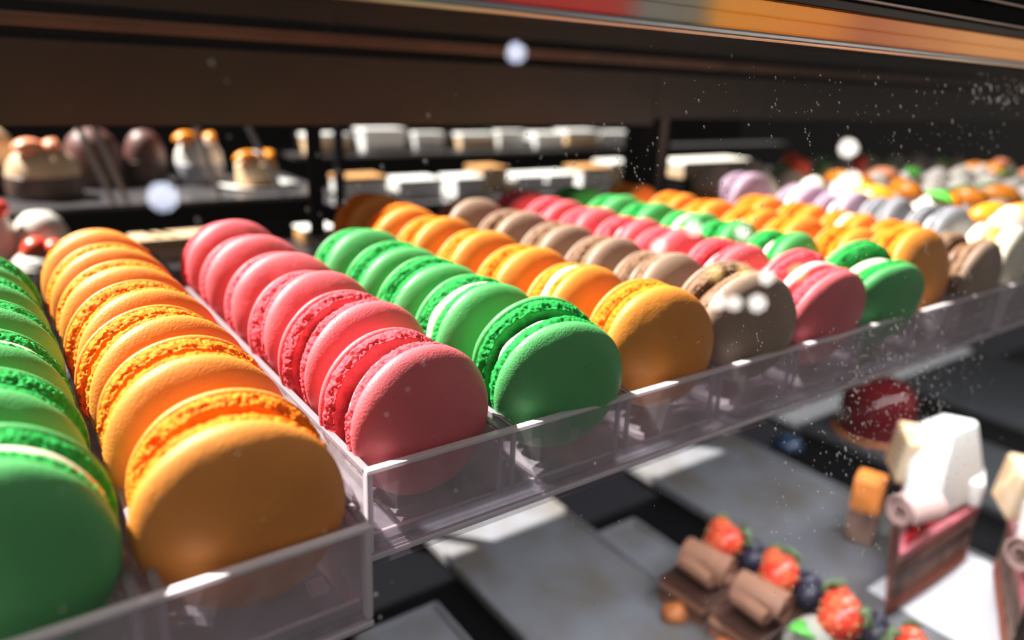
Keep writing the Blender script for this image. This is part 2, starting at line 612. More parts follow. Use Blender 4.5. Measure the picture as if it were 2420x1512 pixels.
def foot_mesh(name, seed, n=420, m=18):
    """the ruffled, porous foot between dome and filling"""
    bm = bmesh.new()
    rings = []
    prof = [(0.80, HALF + FOOT)]
    for i in range(m + 1):
        v = i / m
        prof.append((0.93 + 0.062 * math.sin(math.pi * min(1, v * 1.05)) ** 0.7, HALF + FOOT * (1.0 - v)))
    prof += [(0.925, HALF - 0.010), (0.885, HALF - 0.004), (0.84, HALF + 0.004), (0.78, HALF + 0.01), (0.6, HALF), (0.0, HALF)]
    for k, (r, z) in enumerate(prof):
        if r < 1e-4:
            rings.append([bm.verts.new((0, -z, 0))])
            continue
        ring = []
        inner = k == 0 or k >= len(prof) - 2
        for i in range(n):
            a = 2 * math.pi * i / n
            ca, sa = math.cos(a), math.sin(a)
            dr = dz = 0.0
            if not inner:
                q = Vector((ca * 15 + seed * 7, sa * 15, z * 34))
                f = noise.noise(q * .6) * 0.5 + noise.noise(q * 1.5) * 0.5 + noise.noise(q * 3.4) * 0.42
                f -= max(0.0, noise.noise(q * 1.1 + Vector((9, 4, 1))) - 0.14) * 2.0     # torn pits
                dr = 0.034 * f + 0.015 * noise.noise(Vector((ca * 2.2, sa * 2.2, seed * 5)))
                dz = 0.010 * noise.noise(q * 0.8 + Vector((3, 8, 2))) * math.sin(math.pi * min(1, max(0, (k - 1) / m)))
                if k >= m - 2:
                    dz += 0.016 * noise.noise(Vector((ca * 5, sa * 5, seed))) + 0.012 * noise.noise(Vector((ca * 17 + k, sa * 17, seed + k * 3)))
            rr = R * (r + dr)
            ring.append(bm.verts.new((rr * ca, -(z + dz), rr * sa)))
        rings.append(ring)
    for a, b in zip(rings[:-1], rings[1:]):
        for i in range(n):
            j = (i + 1) % n
            if len(b) == 1:
                bm.faces.new((a[i], a[j], b[0]))
            else:
                bm.faces.new((a[i], a[j], b[j], b[i]))
    bmesh.ops.recalc_face_normals(bm, faces=bm.faces[:])
    return mesh(name, bm, MACARON['green'][1])


def fill_mesh(name, seed, rad):
    bm = bm_lathe([(0, -HALF - 0.012), (rad * 0.97, -HALF - 0.012), (rad, -HALF * 0.5), (rad * 1.01, 0), (rad, HALF * 0.5), (rad * 0.97, HALF + 0.012), (0, HALF + 0.012)], 64, wob=0.06, seed=seed)
    bmesh.ops.rotate(bm, cent=(0, 0, 0), matrix=Matrix.Rotation(math.pi / 2, 3, 'X'), verts=bm.verts)
    return mesh(name, bm, MACARON['green'][2])


def mac_mats(nm, c, foot, fill, sp_):
    a = mat(f'{nm}_shell', lin(*c), 0.5, noise_amt=0.10, noise_scale=70, bump=0.3, bump_scale=1500, spec=0.5, speck=(lin(*sp_), 330), sss=0.12)
    b = mat(f'{nm}_foot', lin(*foot), 0.75, noise_amt=0.25, noise_scale=260, bump=0.7, bump_scale=1100, spec=0.25, sss=0.12)
    d = mat(f'{nm}_filling', lin(*fill), 0.45, noise_amt=0.08, noise_scale=90, sss=0.1)
    return a, b, d


MACARON = {
    'green': mac_mats('green', (84, 172, 98), (28, 158, 66), (225, 220, 195), (50, 120, 50)),
    'yellow': mac_mats('yellow_orange', (228, 143, 58), (246, 128, 8), (250, 165, 40), (215, 115, 10)),
    'orange': mac_mats('orange', (228, 142, 52), (246, 128, 6), (245, 225, 190), (215, 110, 5)),
    'pink': mac_mats('pink', (222, 104, 112), (226, 80, 92), (244, 190, 190), (190, 50, 60)),
    'brown': mac_mats('taupe_brown', (152, 128, 110), (138, 108, 84), (120, 86, 62), (95, 70, 50)),
    'grey': mac_mats('grey', (142, 144, 152), (130, 132, 140), (200, 200, 205), (100, 100, 105)),
    'lavender': mac_mats('lavender', (176, 152, 172), (160, 135, 155), (215, 200, 210), (130, 105, 125)),
    'cream': mac_mats('cream', (236, 228, 208), (230, 212, 176), (205, 150, 70), (200, 185, 150)),
}
SHELLS = [shell_mesh(f'shell_{i}', i * 1.7 + 0.3) for i in range(3)]
FEET = [foot_mesh(f'foot_{i}', i * 2.3 + 0.9) for i in range(3)]
FILLS = [fill_mesh('filling_plain', 0.4, R * 0.80), fill_mesh('filling_full', 2.4, R * 0.95)]


def put_mat(o, mt):
    o.material_slots[0].link = 'OBJECT'
    o.material_slots[0].material = mt


CHW = 0.435


def macaron(x, y, color, label, group, lean=9.0, yaw=0.0, roll=None, full=False, gap=0.0, zc=None, tiltb=0.0):
    zc = 0.145 if zc is None else zc
    base = zc - R
    t = thing('macaron', label, 'macaron', (x, y, base), (math.radians(-lean), 0, math.radians(yaw)), group)
    a, b, c = MACARON[color]
    roll = rnd.uniform(0, 360) if roll is None else roll
    up_ = (0, 0, R)
    i = rnd.randrange(3)
    # front half
    f = link('shell', SHELLS[i], t, (0, -gap, R), (0, math.radians(roll), 0))
    put_mat(f, a)
    ff = link('foot', FEET[i], f)
    put_mat(ff, b)
    # back half, turned round
    j = (i + 1) % 3
    g = link('shell', SHELLS[j], t, (0, gap, R), (math.radians(tiltb), math.radians(roll + 77), math.pi))
    put_mat(g, a)
    gg = link('foot', FEET[j], g)
    put_mat(gg, b)
    fi = link('filling', FILLS[1 if full else 0], t, (0, 0, R), (0, math.radians(roll), 0))
    put_mat(fi, c)
    return t


ORD = ['front', 'second', 'third', 'fourth', 'fifth', 'sixth', 'seventh', 'eighth', 'ninth']
ROWS = [
    # name, channel centre x, base colour, centres y, per macaron overrides
    ('green row at the left edge', -2.63, 'green', [-0.02, 0.72, 1.40, 2.08, 2.76, 3.45], {0: dict(lean=4, yaw=-6, roll=20, gap=.03), 1: dict(lean=6), 2: dict(full=True, lean=5, gap=.04)}),
    ('left yellow-orange row', -1.66, 'yellow', [-0.06, 0.70, 1.38, 2.04, 2.70, 3.36, 4.02], {0: dict(lean=2, yaw=-8, gap=.045, zc=.11), 1: dict(lean=3, gap=.045), 2: dict(lean=4, gap=.03), 3: dict(lean=4, gap=.03), 4: dict(lean=5, gap=.02)}),
    ('left pink row', -0.5, 'pink', [0.42, 1.15, 1.82, 2.5, 3.25, 4.0], {0: dict(lean=3, yaw=2, gap=.06, zc=.085), 1: dict(lean=3, gap=.045), 2: dict(lean=12, gap=0), 3: dict(lean=12, gap=0), 4: dict(lean=12, gap=0), 5: dict(lean=12, gap=0)}),
    ('left green row of the long tray', 0.5, 'green', [0.40, 1.14, 1.80, 2.46, 3.12], {0: dict(lean=-6, yaw=-13, gap=.05, dx=.04, zc=.16), 1: dict(lean=3, gap=.03)}),
    ('orange row between green and brown', 1.5, 'orange', [0.36, 1.1, 1.85, 2.6, 3.4, 4.25, 5.05], {0: dict(lean=5, yaw=-15, dx=.06, zc=.17), 1: dict(lean=8, full=True)}),
    ('brown row beside that orange row', 2.5, 'brown', [0.38, 1.12, 1.85, 2.6, 3.4, 4.3], {0: dict(lean=0, yaw=-15, gap=.04, dx=.03, zc=.2)}),
    ('right pink row', 3.5, 'pink', [0.47, 1.24, 1.90, 2.55, 3.2, 3.95, 4.65], {0: dict(lean=-11, yaw=-7, gap=.085, full=True, dx=.07, zc=.18)}),
    ('right green row', 4.5, 'green', [0.49, 1.27, 1.93, 2.56, 3.2, 3.85, 4.65], {0: dict(lean=-15, yaw=-14, gap=.085, dx=.10, zc=.18), 2: dict(full=False), 1: dict(gap=.03)}),
    ('right orange row', 5.5, 'orange', [0.42, 1.10, 1.76, 2.42, 3.05, 3.75, 4.6], {0: dict(lean=11, yaw=-9, dx=.07, zc=.25)}),
    ('row led by a brown macaron', 6.5, 'orange', [0.40, 1.08, 1.74, 2.4, 3.05], {0: dict(color='brown', lean=-3, yaw=0, gap=.055, dx=.06, zc=.11), 2: dict(full=True)}),
    ('row led by a cream macaron', 7.53, 'lavender', [0.40, 1.08, 1.74, 2.4, 3.05, 4.1], {0: dict(color='cream', lean=1, gap=.03, full=True), 1: dict(color='grey', zc=.26), 2: dict(color='grey', zc=.26), 3: dict(zc=.26), 4: dict(zc=.26), 5: dict(zc=.3)}),
]
for rn, x, colr, ys, ov in ROWS:
    for i, y in enumerate(ys):
        k = dict(lean=rnd.uniform(0, 10), yaw=rnd.uniform(-6, 6), gap=rnd.choice([0, .01, .03]), full=rnd.random() < 0.12)
        k.update(ov.get(i, {}))
        c = k.pop('color', colr)
        cw = {'yellow': 'yellow-orange', 'orange': 'orange', 'brown': 'taupe brown'}.get(c, c)
        lab = f'{cw} macaron, {ORD[i]} of the {rn}' if i else f'{cw} macaron with shaded face, front of the {rn}'
        macaron(x + k.pop('dx', 0) + rnd.uniform(-.012, .012), y, c, lab, f'macarons in the {rn}', **k)

#MORE
# ------------------------------------------------------------------ tartlets on the board at the right
M_CREAM = mat('whipped_cream', lin(206, 201, 192), 0.55, noise_amt=0.05, noise_scale=60, sss=0.2)
M_CRUST = mat('tart_crust', lin(205, 165, 115), 0.8, noise_amt=0.25, noise_scale=150, bump=0.4)
M_ORANGE = mat('orange_segment', lin(250, 150, 30), 0.35, noise_amt=0.2, noise_scale=120)
M_PEACH = mat('peach_piece', lin(240, 150, 110), 0.4, noise_amt=0.15, noise_scale=120)
M_LEAF = mat('mint_leaf', lin(90, 190, 70), 0.5, noise_amt=0.2, noise_scale=100)
M_STRAW = mat('strawberry_flesh', lin(225, 60, 45), 0.3, noise_amt=0.2, noise_scale=120, col2=lin(240, 110, 70))
M_BLUEB = mat('blueberry_skin', lin(40, 40, 62), 0.45, noise_amt=0.3, noise_scale=90)

board = thing('serving_board', 'pale board under the cream tartlets at the far right', 'board', (8.15, 0.3, -0.62))
box('board_top', 0, 11.5, 0, 5.9, 0.5, 0.6, mat('pale_board', lin(205, 198, 188), 0.5), board, 0.02)
for a in (0.2, 11.0):
    for b in (0.2, 5.5):
        box('leg', a, a + 0.25, b, b + 0.25, 0, 0.5, MATS['pale_board'], board, 0.02)

cup = mesh('tart_cup', bm_lathe([(0, 0), (.30, 0), (.34, .02), (.44, .26), (.42, .27), (.39, .24), (0, .22)], 22, wob=0.04), M_CRUST)
swirl_bm = bm_lathe([(.40, .22), (.42, .30), (.36, .37), (.37, .41), (.29, .49), (.29, .53), (.18, .61), (.17, .64), (.05, .72), (0, .73)], 22, wob=0.08, seed=2)
swirl = mesh('cream_swirl', swirl_bm, M_CREAM)


def bm_leaf(l, wd):
    bm = bmesh.new()
    n = 7
    L = []
    for s in (1, -1):
        for i in range(n):
            u = i / (n - 1)
            y = l * (u - .5)
            x = wd * math.sin(math.pi * u) ** 0.8
            L.append((bm.verts.new((-x, y, 0.06 * math.sin(math.pi * u) + .012 * s + .03)), bm.verts.new((0, y, 0.06 * math.sin(math.pi * u) + .012 * s)),
                      bm.verts.new((x, y, 0.06 * math.sin(math.pi * u) + .012 * s + .03))))
    for off in (0, n):
        for i in range(n - 1):
            a, b = L[off + i], L[off + i + 1]
            for k in (0, 1):
                try:
                    bm.faces.new((a[k], a[k + 1], b[k + 1], b[k]))
                except ValueError:
                    pass
    for i in range(n - 1):
        for k in (0, 2):
            try:
                bm.faces.new((L[i][k], L[i + 1][k], L[n + i + 1][k], L[n + i][k]))
            except ValueError:
                pass
    bmesh.ops.remove_doubles(bm, verts=bm.verts, dist=1e-4)
    bmesh.ops.recalc_face_normals(bm, faces=bm.faces[:])
    return bm


def bm_ball(rx, ry, rz, n=18, wob=0.0, seed=0.0):
    bm = bmesh.new()
    bmesh.ops.create_uvsphere(bm, u_segments=n, v_segments=max(8, n * 2 // 3), radius=1)
    for v in bm.verts:
        k = 1 + wob * noise.noise(v.co * 1.6 + Vector((seed, 0, 0)))
        v.co = Vector((v.co.x * rx * k, v.co.y * ry * k, v.co.z * rz * k))
    return bm


def bm_segment(r, th):
    """half-moon citrus segment lying on its flat side"""
    bm = bmesh.new()
    n = 10
    prof = []
    for i in range(n + 1):
        a = math.pi * i / n
        prof.append((r * math.cos(a), r * 0.75 * math.sin(a)))
    A = [bm.verts.new((x, -th * .5, z)) for x, z in prof]
    Bm = [bm.verts.new((x * 1.06, 0, z * 1.12)) for x, z in prof]
    Cc = [bm.verts.new((x, th * .5, z)) for x, z in prof]
    for P, Q in ((A, Bm), (Bm, Cc)):
        for i in range(n):
            bm.faces.new((P[i], P[i + 1], Q[i + 1], Q[i]))
    bm.faces.new(A)
    bm.faces.new(Cc[::-1])
    bm.faces.new((A[0], Bm[0], Cc[0], Cc[-1], Bm[-1], A[-1]))
    bmesh.ops.recalc_face_normals(bm, faces=bm.faces[:])
    return bm


leafm = mesh('mint_leaf', bm_leaf(.42, .14), M_LEAF)
segm = mesh('orange_segment', bm_segment(.3, .24), M_ORANGE)
peam = mesh('peach_piece', bm_segment(.3, .26), M_PEACH)
strm = mesh('strawberry_half', bm_ball(.2, .16, .22, 16, .1), M_STRAW)
TOPS = {
    'orange': [('orange_segment', segm, (-.12, -.1, .52), .3), ('orange_segment', segm, (.16, .1, .5), 1.2)],
    'leaf': [('mint_leaf', leafm, (.05, -.12, .66), .7)],
    'plain': [],
    'peach': [('peach_piece', peam, (0, -.08, .55), .2)],
    'strawberry': [('strawberry_half', strm, (-.05, -.05, .68), .5), ('mint_leaf', leafm, (.18, -.1, .62), 2.0)],
    'orange and leaf': [('orange_segment', segm, (.05, -.14, .52), .2), ('mint_leaf', leafm, (-.16, .02, .66), 2.2)],
}
kinds = ['leaf', 'peach', 'orange', 'plain', 'orange and leaf', 'plain']
used = {}
for j in range(6):
    for i in range(8):
        x = 8.75 + 1.06 * i + 0.1 * (j % 2)
        y = 0.8 + 1.0 * j
        d = Vector((x, y, .5)) - Vector((-2.436, -3.249, 2.057))
        if d.dot(right) / d.dot(fwd) > 0.735:
            continue
        pool = ['orange', 'peach', 'orange and leaf', 'plain'] if j <= 1 else (['leaf', 'plain', 'peach', 'plain', 'orange'] if j <= 3 else ['plain', 'leaf', 'strawberry', 'plain', 'leaf'])
        k = pool[(i * 3 + j * 2 + (i * j) % 3) % len(pool)]
        t = thing('cream_tartlet', f'cream tartlet with {k if k != "plain" else "bare"} top, {ORD[i]} from the macarons in {ORD[j]} line back', 'tartlet',
                  (x + rnd.uniform(-.04, .04), y + rnd.uniform(-.04, .04), -0.02), (0, 0, rnd.uniform(0, 6)), 'cream tartlets on the pale board')
        link('tart_cup', cup, t)
        link('cream_swirl', swirl, t)
        for nm, me, lo, rz in TOPS[k]:
            link(nm, me, t, lo, (rnd.uniform(-.3, .3), rnd.uniform(-.3, .3), rz))

# ------------------------------------------------------------------ lower level: slabs and desserts
ZL = -5.05


def slab(label, x0, x1, y0, y1, ztop, mt, feet=True, rim=True):
    t = thing('serving_slab', label, 'serving slab', ((x0 + x1) / 2, (y0 + y1) / 2, ZL))
    hx, hy, zt = (x1 - x0) / 2, (y1 - y0) / 2, ztop - ZL
    box('plate', -hx, hx, -hy, hy, max(0.04, zt - 0.12), zt, mt, t, 0.03)
    if rim:
        for (a, b, c, d) in ((-hx, -hx + .07, -hy, hy), (hx - .07, hx, -hy, hy), (-hx, hx, hy - .07, hy)):
            box('rim', a, b, c, d, zt - 0.02, zt + 0.05, mt, t, 0.02)
    for a in (-1, 1):
        for b in (-1, 1):
            box('foot', a * (hx - .2) - .08, a * (hx - .2) + .08, b * (hy - .3) - .08, b * (hy - .3) + .08, 0, max(0.05, zt - 0.11), M_BLACK, t)
    return t


slab('small grey slab low beside the corner of the left tray', 0.55, 1.79, -1.2, 3.93, -4.8, M_STONE)
slab('wide grey slab in the lower level under the pink and green rows', 2.36, 4.72, -1.2, 5.6, -4.78, M_STONE)
slab('grey slab carrying the chocolate slices', 4.78, 5.66, -1.2, 4.05, -4.9, MATS['grey_serving_slab'])
slab('broad grey slab behind the chocolate slices', 6.68, 9.5, -1.2, 5.6, -4.78, M_STONE)
slab('dark grey slab in the lower level under the right orange row', 11.2, 13.9, -0.6, 5.6, -4.82, M_GREYDARK)
slab('charcoal slab deep at the lower right corner', 15.2, 19.5, -0.6, 5.6, -4.7, M_GREYDARK)

M_SPONGE = mat('chocolate_sponge', lin(126, 84, 64), 0.85, noise_amt=0.3, noise_scale=250, bump=0.6)
M_GANACHE = mat('chocolate_ganache', lin(66, 42, 34), 0.35)
M_MILK = mat('milk_chocolate', lin(158, 114, 92), 0.38, noise_amt=0.1, noise_scale=60)
M_CARAMEL = mat('caramel_base', lin(190, 112, 60), 0.5, noise_amt=0.2, noise_scale=120)
M_SEED = mat('strawberry_seed', lin(245, 215, 150), 0.5)


def roll_mesh(r, l, mt):
    bm = bmesh.new()
    n, turns = 44, 1.6
    pts = []
    for i in range(n + 1):
        a = 2 * math.pi * turns * i / n
        rr = r * (0.42 + 0.58 * i / n)
        pts.append((rr * math.cos(a), rr * math.sin(a)))
    th = 0.035
    V = []
    for (x, z) in pts:
        q = Vector((x, 0, z))
        k = 1 - th / q.length
        V.append([bm.verts.new((x, -l / 2, z)), bm.verts.new((x, l / 2, z)), bm.verts.new((x * k, l / 2, z * k)), bm.verts.new((x * k, -l / 2, z * k))])
    for a, b in zip(V[:-1], V[1:]):
        for k in range(4):
            bm.faces.new((a[k], a[(k + 1) % 4], b[(k + 1) % 4], b[k]))
    bm.faces.new(V[0])
    bm.faces.new(V[-1][::-1])
    bmesh.ops.recalc_face_normals(bm, faces=bm.faces[:])
    return mesh('chocolate_roll', bm, mt, False)


ROLL = roll_mesh(.25, .66, M_MILK)
CURL = roll_mesh(.27, .60, mat('pale_pink_chocolate', lin(214, 180, 172), 0.45))


def strawberry_mesh():
    bm = bmesh.new()
    bmesh.ops.create_uvsphere(bm, u_segments=20, v_segments=14, radius=1)
    for v in bm.verts:
        z = v.co.z
        k = 1.0 if z > 0 else 1 - 0.28 * z * z
        v.co = Vector((v.co.x * .24 * k, v.co.y * .22 * k, z * .28))
    return mesh('strawberry', bm, M_STRAW)


STRAWB = strawberry_mesh()
sd = bmesh.new()
for i in range(40):
    a, z = i * 2.4, 1 - 2 * (i + .5) / 40
    k = math.sqrt(1 - z * z)
    c = Vector((.243 * k * math.cos(a), .223 * k * math.sin(a), .283 * z))
    r_ = bmesh.ops.create_icosphere(sd, subdivisions=1, radius=.014)
    for v in r_['verts']:
        v.co += c
SEEDS = mesh('seeds', sd, M_SEED)
CALYX = mesh('calyx_leaf', bm_leaf(.26, .06), mat('calyx_green', lin(110, 135, 95), 0.6))
BB = bm_lathe([(0, -.17), (.1, -.15), (.16, -.06), (.165, .04), (.12, .13), (.07, .165), (.06, .15), (.02, .13), (0, .13)], 18)
BLUEB = mesh('blueberry', BB, M_BLUEB)


def put_straw(t, loc, rot=(0, 0, 0), s=1.0):
    o = link('strawberry', STRAWB, t, loc, rot)
    o.scale = (s, s, s)
    link('seeds', SEEDS, o)
    for q in range(4):
        link('calyx_leaf', CALYX, o, (0.06 * math.cos(q * 1.57), 0.06 * math.sin(q * 1.57), .27), (0.2, 0, q * 1.57))
    return o


def choc_slice(x, y, n, label):
    t = thing('chocolate_slice', label, 'dessert', (x, y, -4.88), (0, 0, math.radians(4 - 3 * n)), 'chocolate slices with berries')
    for nm, a, b, mt in (('caramel_base', 0, .09, M_CARAMEL), ('sponge_layer', .09, .24, M_SPONGE), ('ganache_layer', .24, .29, M_GANACHE), ('sponge_layer', .29, .42, M_MILK), ('glaze', .42, .46, M_GANACHE)):
        e = .012 if 'ganache' in nm or 'glaze' in nm else 0
        box(nm, -.68 - e, .68 + e, -.36 - e, .36 + e, a, b, mt, t, .012)
    link('truffle', mesh('truffle', bm_ball(.19, .17, .15, 16, .15, n), M_CARAMEL), t, (-.78, -.02, .15))
    if n != 2:
        link('chocolate_roll', ROLL, t, (-.16, -.02, .70), (0, math.radians(40 * n), math.radians(8)))
        link('chocolate_roll', ROLL, t, (-.40, -.02, .68), (0, math.radians(140), math.radians(-4))).scale = (.6, .8, .6)
    else:
        link('cream_swirl', swirl, t, (-.2, 0, .28))
        put_straw(t, (-.1, -.1, .98), (1.0, .3, .4), 1.0)
        link('mint_leaf', leafm, t, (-.45, .1, .8), (.3, 0, 1))
    put_straw(t, (.42, .14, .70), (1.1, .3, .5 + n), 1.08)
    put_straw(t, (.66, .34, .66), (1.3, -.2, 2.2), .8)
    link('blueberry', BLUEB, t, (.48, -.30, .61), (.6, .2, n)).scale = (1.05, 1.05, 1.05)
    link('blueberry', BLUEB, t, (.74, -.14, .58), (-.3, .5, n))
    return t


choc_slice(5.12, 2.02, 0, 'chocolate slice with roll, strawberry and blueberries, farthest of its line')
choc_slice(5.14, 1.14, 1, 'second chocolate slice with hollow roll and pale-lit strawberry')
choc_slice(5.16, 0.24, 2, 'chocolate slice topped with cream and two strawberries')
choc_slice(5.18, -0.66, 3, 'chocolate slice cut off by the lower frame edge, strawberry at its rim')

# triangular cake slices with white chocolate
M_PINKG = mat('raspberry_cream', lin(226, 130, 140), 0.35, noise_amt=0.25, noise_scale=60)
M_RASP = mat('raspberry_jelly', lin(190, 20, 34), 0.18)
M_WHITE = mat('white_chocolate', lin(242, 240, 236), 0.45)
M_FUDGE = mat('toasted_marshmallow', lin(238, 218, 186), 0.6, noise_scale=28, col2=lin(214, 160, 96))
M_APRI = mat('apricot_jelly', lin(228, 140, 66), 0.4)
M_SPICE = mat('orange_crust', lin(176, 92, 62), 0.7, noise_amt=0.3, noise_scale=150)
M_SPONGE2 = mat('marbled_sponge', lin(152, 120, 104), 0.85, noise_scale=70, col2=lin(92, 66, 56), bump=0.5)


def bm_wedge(r, half, z0, z1, off=0.0, r0=0.0):
    """sector of a round cake: tip at the origin, axis along +X"""
    bm = bmesh.new()
    pts = [(r0, 0)] if r0 == 0 else [(r0 * math.cos(-half), r0 * math.sin(-half)), (r0 * math.cos(half), r0 * math.sin(half))][::-1]
    for i in range(9):
        a = -half + 2 * half * i / 8
        pts.append((r * math.cos(a), r * math.sin(a)))
    A = [bm.verts.new((x - off, y, z0)) for x, y in pts]
    B = [bm.verts.new((x - off, y, z1)) for x, y in pts]
    n = len(pts)
    for i in range(n):
        bm.faces.new((A[i], A[(i + 1) % n], B[(i + 1) % n], B[i]))
    bm.faces.new(A[::-1])
    bm.faces.new(B)
    bmesh.ops.recalc_face_normals(bm, faces=bm.faces[:])
    bmesh.ops.bevel(bm, geom=bm.edges[:], offset=0.02, segments=2, affect='EDGES')
    return bm


def cake_wedge(x, y, rot, label):
    t = thing('cake_slice', label, 'cake slice', (x, y, -4.76), (0, 0, math.radians(rot)), 'triangular cake slices with white chocolate')
    H = math.radians(13)
    for nm, a, b, mt, e in (('crust', 0, .22, M_SPICE, .02), ('sponge_layer', .22, .52, M_SPONGE2, 0), ('ganache_layer', .52, .60, M_GANACHE, .01),
                            ('sponge_layer', .60, .86, M_SPONGE2, 0), ('raspberry_cream', .86, 1.02, M_PINKG, .015)):
        link(nm, mesh(nm, bm_wedge(2.35 + e, H + e * .4, a, b, e), mt, False), t)
    link('raspberry_jelly', mesh('raspberry_jelly', bm_wedge(1.5, H * .86, 1.02, 1.10, -.18), M_RASP, False), t)
    link('curl', CURL, t, (.72, .06, 1.36), (0, .5, math.radians(62)))
    w_ = bm_box(-.70, .70, -.26, .26, 0, 1.25, .06)
    for v in w_.verts:
        v.co.x *= 1.1 - .6 * v.co.z / 1.25
    link('white_chocolate_plate', mesh('white_chocolate_plate', w_, M_WHITE, False), t, (1.80, -.12, 1.06), (math.radians(-10), 0, math.radians(-16)))
    w2 = bm_box(-.3, .3, -.42, .42, 0, .42, .06)
    link('white_chocolate_block', mesh('white_chocolate_block', w2, M_WHITE, False), t, (2.2, -.1, 1.05), (0, 0, math.radians(10)))
    link('toasted_cube', mesh('toasted_cube', bm_box(-.34, .34, -.34, .34, 0, .74, .06), M_FUDGE, False), t, (1.82, .36, 1.30), (math.radians(4), math.radians(-5), math.radians(28)))
    return t


cake_wedge(6.78, 0.34, 13, 'layered cake slice with red jelly and white chocolate, left one at lower right')
cake_wedge(7.12, -1.02, 12, 'layered cake slice cut by the right frame edge, white chocolate on top')
t = thing('paper_liner', 'white paper liner under the layered cake slices', 'paper', (8.3, -0.45, -4.775))
box('sheet', -1.15, 1.1, -.75, 1.25, 0, .008, mat('white_paper', lin(232, 234, 240), 0.7), t)

t = thing('apricot_cake', 'small upright cake with apricot jelly block left of the white chocolate slice', 'cake', (8.28, 1.58, -4.775), (0, 0, math.radians(20)))
box('sponge_base', -.21, .21, -.21, .21, 0, .55, M_SPONGE2, t, .03)
box('apricot_block', -.22, .22, -.22, .22, .55, 1.13, M_APRI, t, .05)
t = thing('glazed_cake', 'dark red glazed cake under the right end of the long tray', 'cake', (12.3, 3.6, -4.8))
link('glaze_dome', mesh('glaze_dome', bm_lathe([(0, 0), (.72, 0), (.74, .1), (.73, .7), (.66, .98), (.45, 1.15), (0, 1.2)], 32, wob=.03), mat('dark_red_glaze', lin(96, 14, 22), 0.12)), t)
link('base_disc', mesh('base_disc', bm_lathe([(0, -.02), (.84, -.02), (.84, .05), (0, .05)], 32), M_CARAMEL), t)
t = thing('blue_bonbon', 'small dark blue bonbon in the black gap of the lower level', 'bonbon', (10.35, 4.3, -5.05))
link('body', mesh('body', bm_lathe([(0, 0), (.28, 0), (.30, .08), (.27, .22), (.14, .34), (0, .37)], 20), mat('deep_blue_glaze', lin(38, 62, 92), 0.2)), t)
link('paper_cup', mesh('paper_cup', bm_lathe([(0, -.0), (.3, 0), (.36, .16), (.34, .16), (.29, .02), (0, .015)], 24), M_BLACK), t)

# ------------------------------------------------------------------ the counter behind, seen through the rear opening
back = thing('rear_counter', 'dark counter with glass shelves of cakes behind the macarons', 'counter', (4, 13.5, -20))
RB = (-4, -13.5, 20)
M_SHELF = mat('smoky_shelf', lin(66, 64, 66), 0.25)


def rpart(name, *a, **k):
    return box(name, *a, parent=back, loc=RB, **k)


rpart('shelf', -9, 3.7, 11.6, 15, -0.52, -0.45, M_SHELF)
rpart('shelf', 3.9, 24, 11.6, 17, -0.9, -0.82, M_SHELF)
rpart('shelf', 3.9, 24, 14.6, 17, -0.08, -0.0, M_SHELF)
rpart('shelf', -9, 24, 9.9, 17, -2.12, -2.0, M_SHELF)
rpart('shelf', -9, 3.7, 9.9, 11.5, -1.38, -1.30, M_SHELF)
rpart('shelf_bracket', -4.2, -4.0, 9.95, 11.5, -2.0, -1.38, M_BLACK)
rpart('shelf_bracket', 2.0, 2.2, 9.95, 11.5, -2.0, -1.38, M_BLACK)
rpart('back_panel', -9, 24, 17.0, 17.2, -3, 3.0, M_BLACK)
rpart('front_board', -9, 24, 10.0, 10.2, -6, -2.12, M_BLACK)
rpart('upright', 3.72, 3.88, 11.5, 11.7, -2.0, 3, M_BLACK)
M_BAR = mat('grey_glass_edge', lin(140, 138, 140), 0.3)
for (x0, x1) in ((-.95, -.5), (-.70, -.28), (1.0, 1.35), (1.9, 2.6)):
    bm = bm_box(-.05, .05, 11.62, 11.68, 0, 1.5, .01)
    for v in bm.verts:
        v.co.x += x0 + (x1 - x0) * (1.5 - v.co.z) / 1.5
        v.co.z -= .42
    link('glass_edge', mesh('glass_edge', bm, M_BAR, False), back, RB)

M_COCOA = mat('cocoa_mousse', lin(84, 62, 52), 0.5, noise_amt=.2, noise_scale=40)
M_BEIGE = mat('beige_mousse', lin(206, 176, 140), 0.5, noise_amt=.15, noise_scale=40)
M_PLATE = mat('white_plate', lin(222, 222, 220), 0.3)
M_TAN = mat('tan_pastry', lin(176, 128, 74), 0.6, noise_amt=.25, noise_scale=40)


def plate(x, y, z, r, label):
    t = thing('plate', label, 'plate', (x, y, z), group='plates on the rear counter')
    link('dish', mesh('dish', bm_lathe([(0, 0), (r * .6, 0), (r, .05), (r, .075), (r * .62, .03), (0, .03)], 32), M_PLATE), t)


def dome(x, y, z, r, hh, label, body, top, extra=None):
    t = thing('dome_cake', label, 'cake', (x, y, z))
    link('base', mesh('base', bm_lathe([(0, 0), (r, 0), (r * 1.01, hh * .1), (r, hh * .4), (r * .98, hh * .45), (0, hh * .45)], 28, wob=.02), body), t)
    link('top', mesh('top', bm_lathe([(r * .99, hh * .44), (r * .93, hh * .65), (r * .75, hh * .83), (r * .45, hh * .96), (0, hh)], 28, wob=.04, seed=x), top), t)
    for (nm, me, lo, rr, s) in extra or []:
        o = link(nm, me, t, lo, rr)
        o.scale = (s, s, s)
    return t


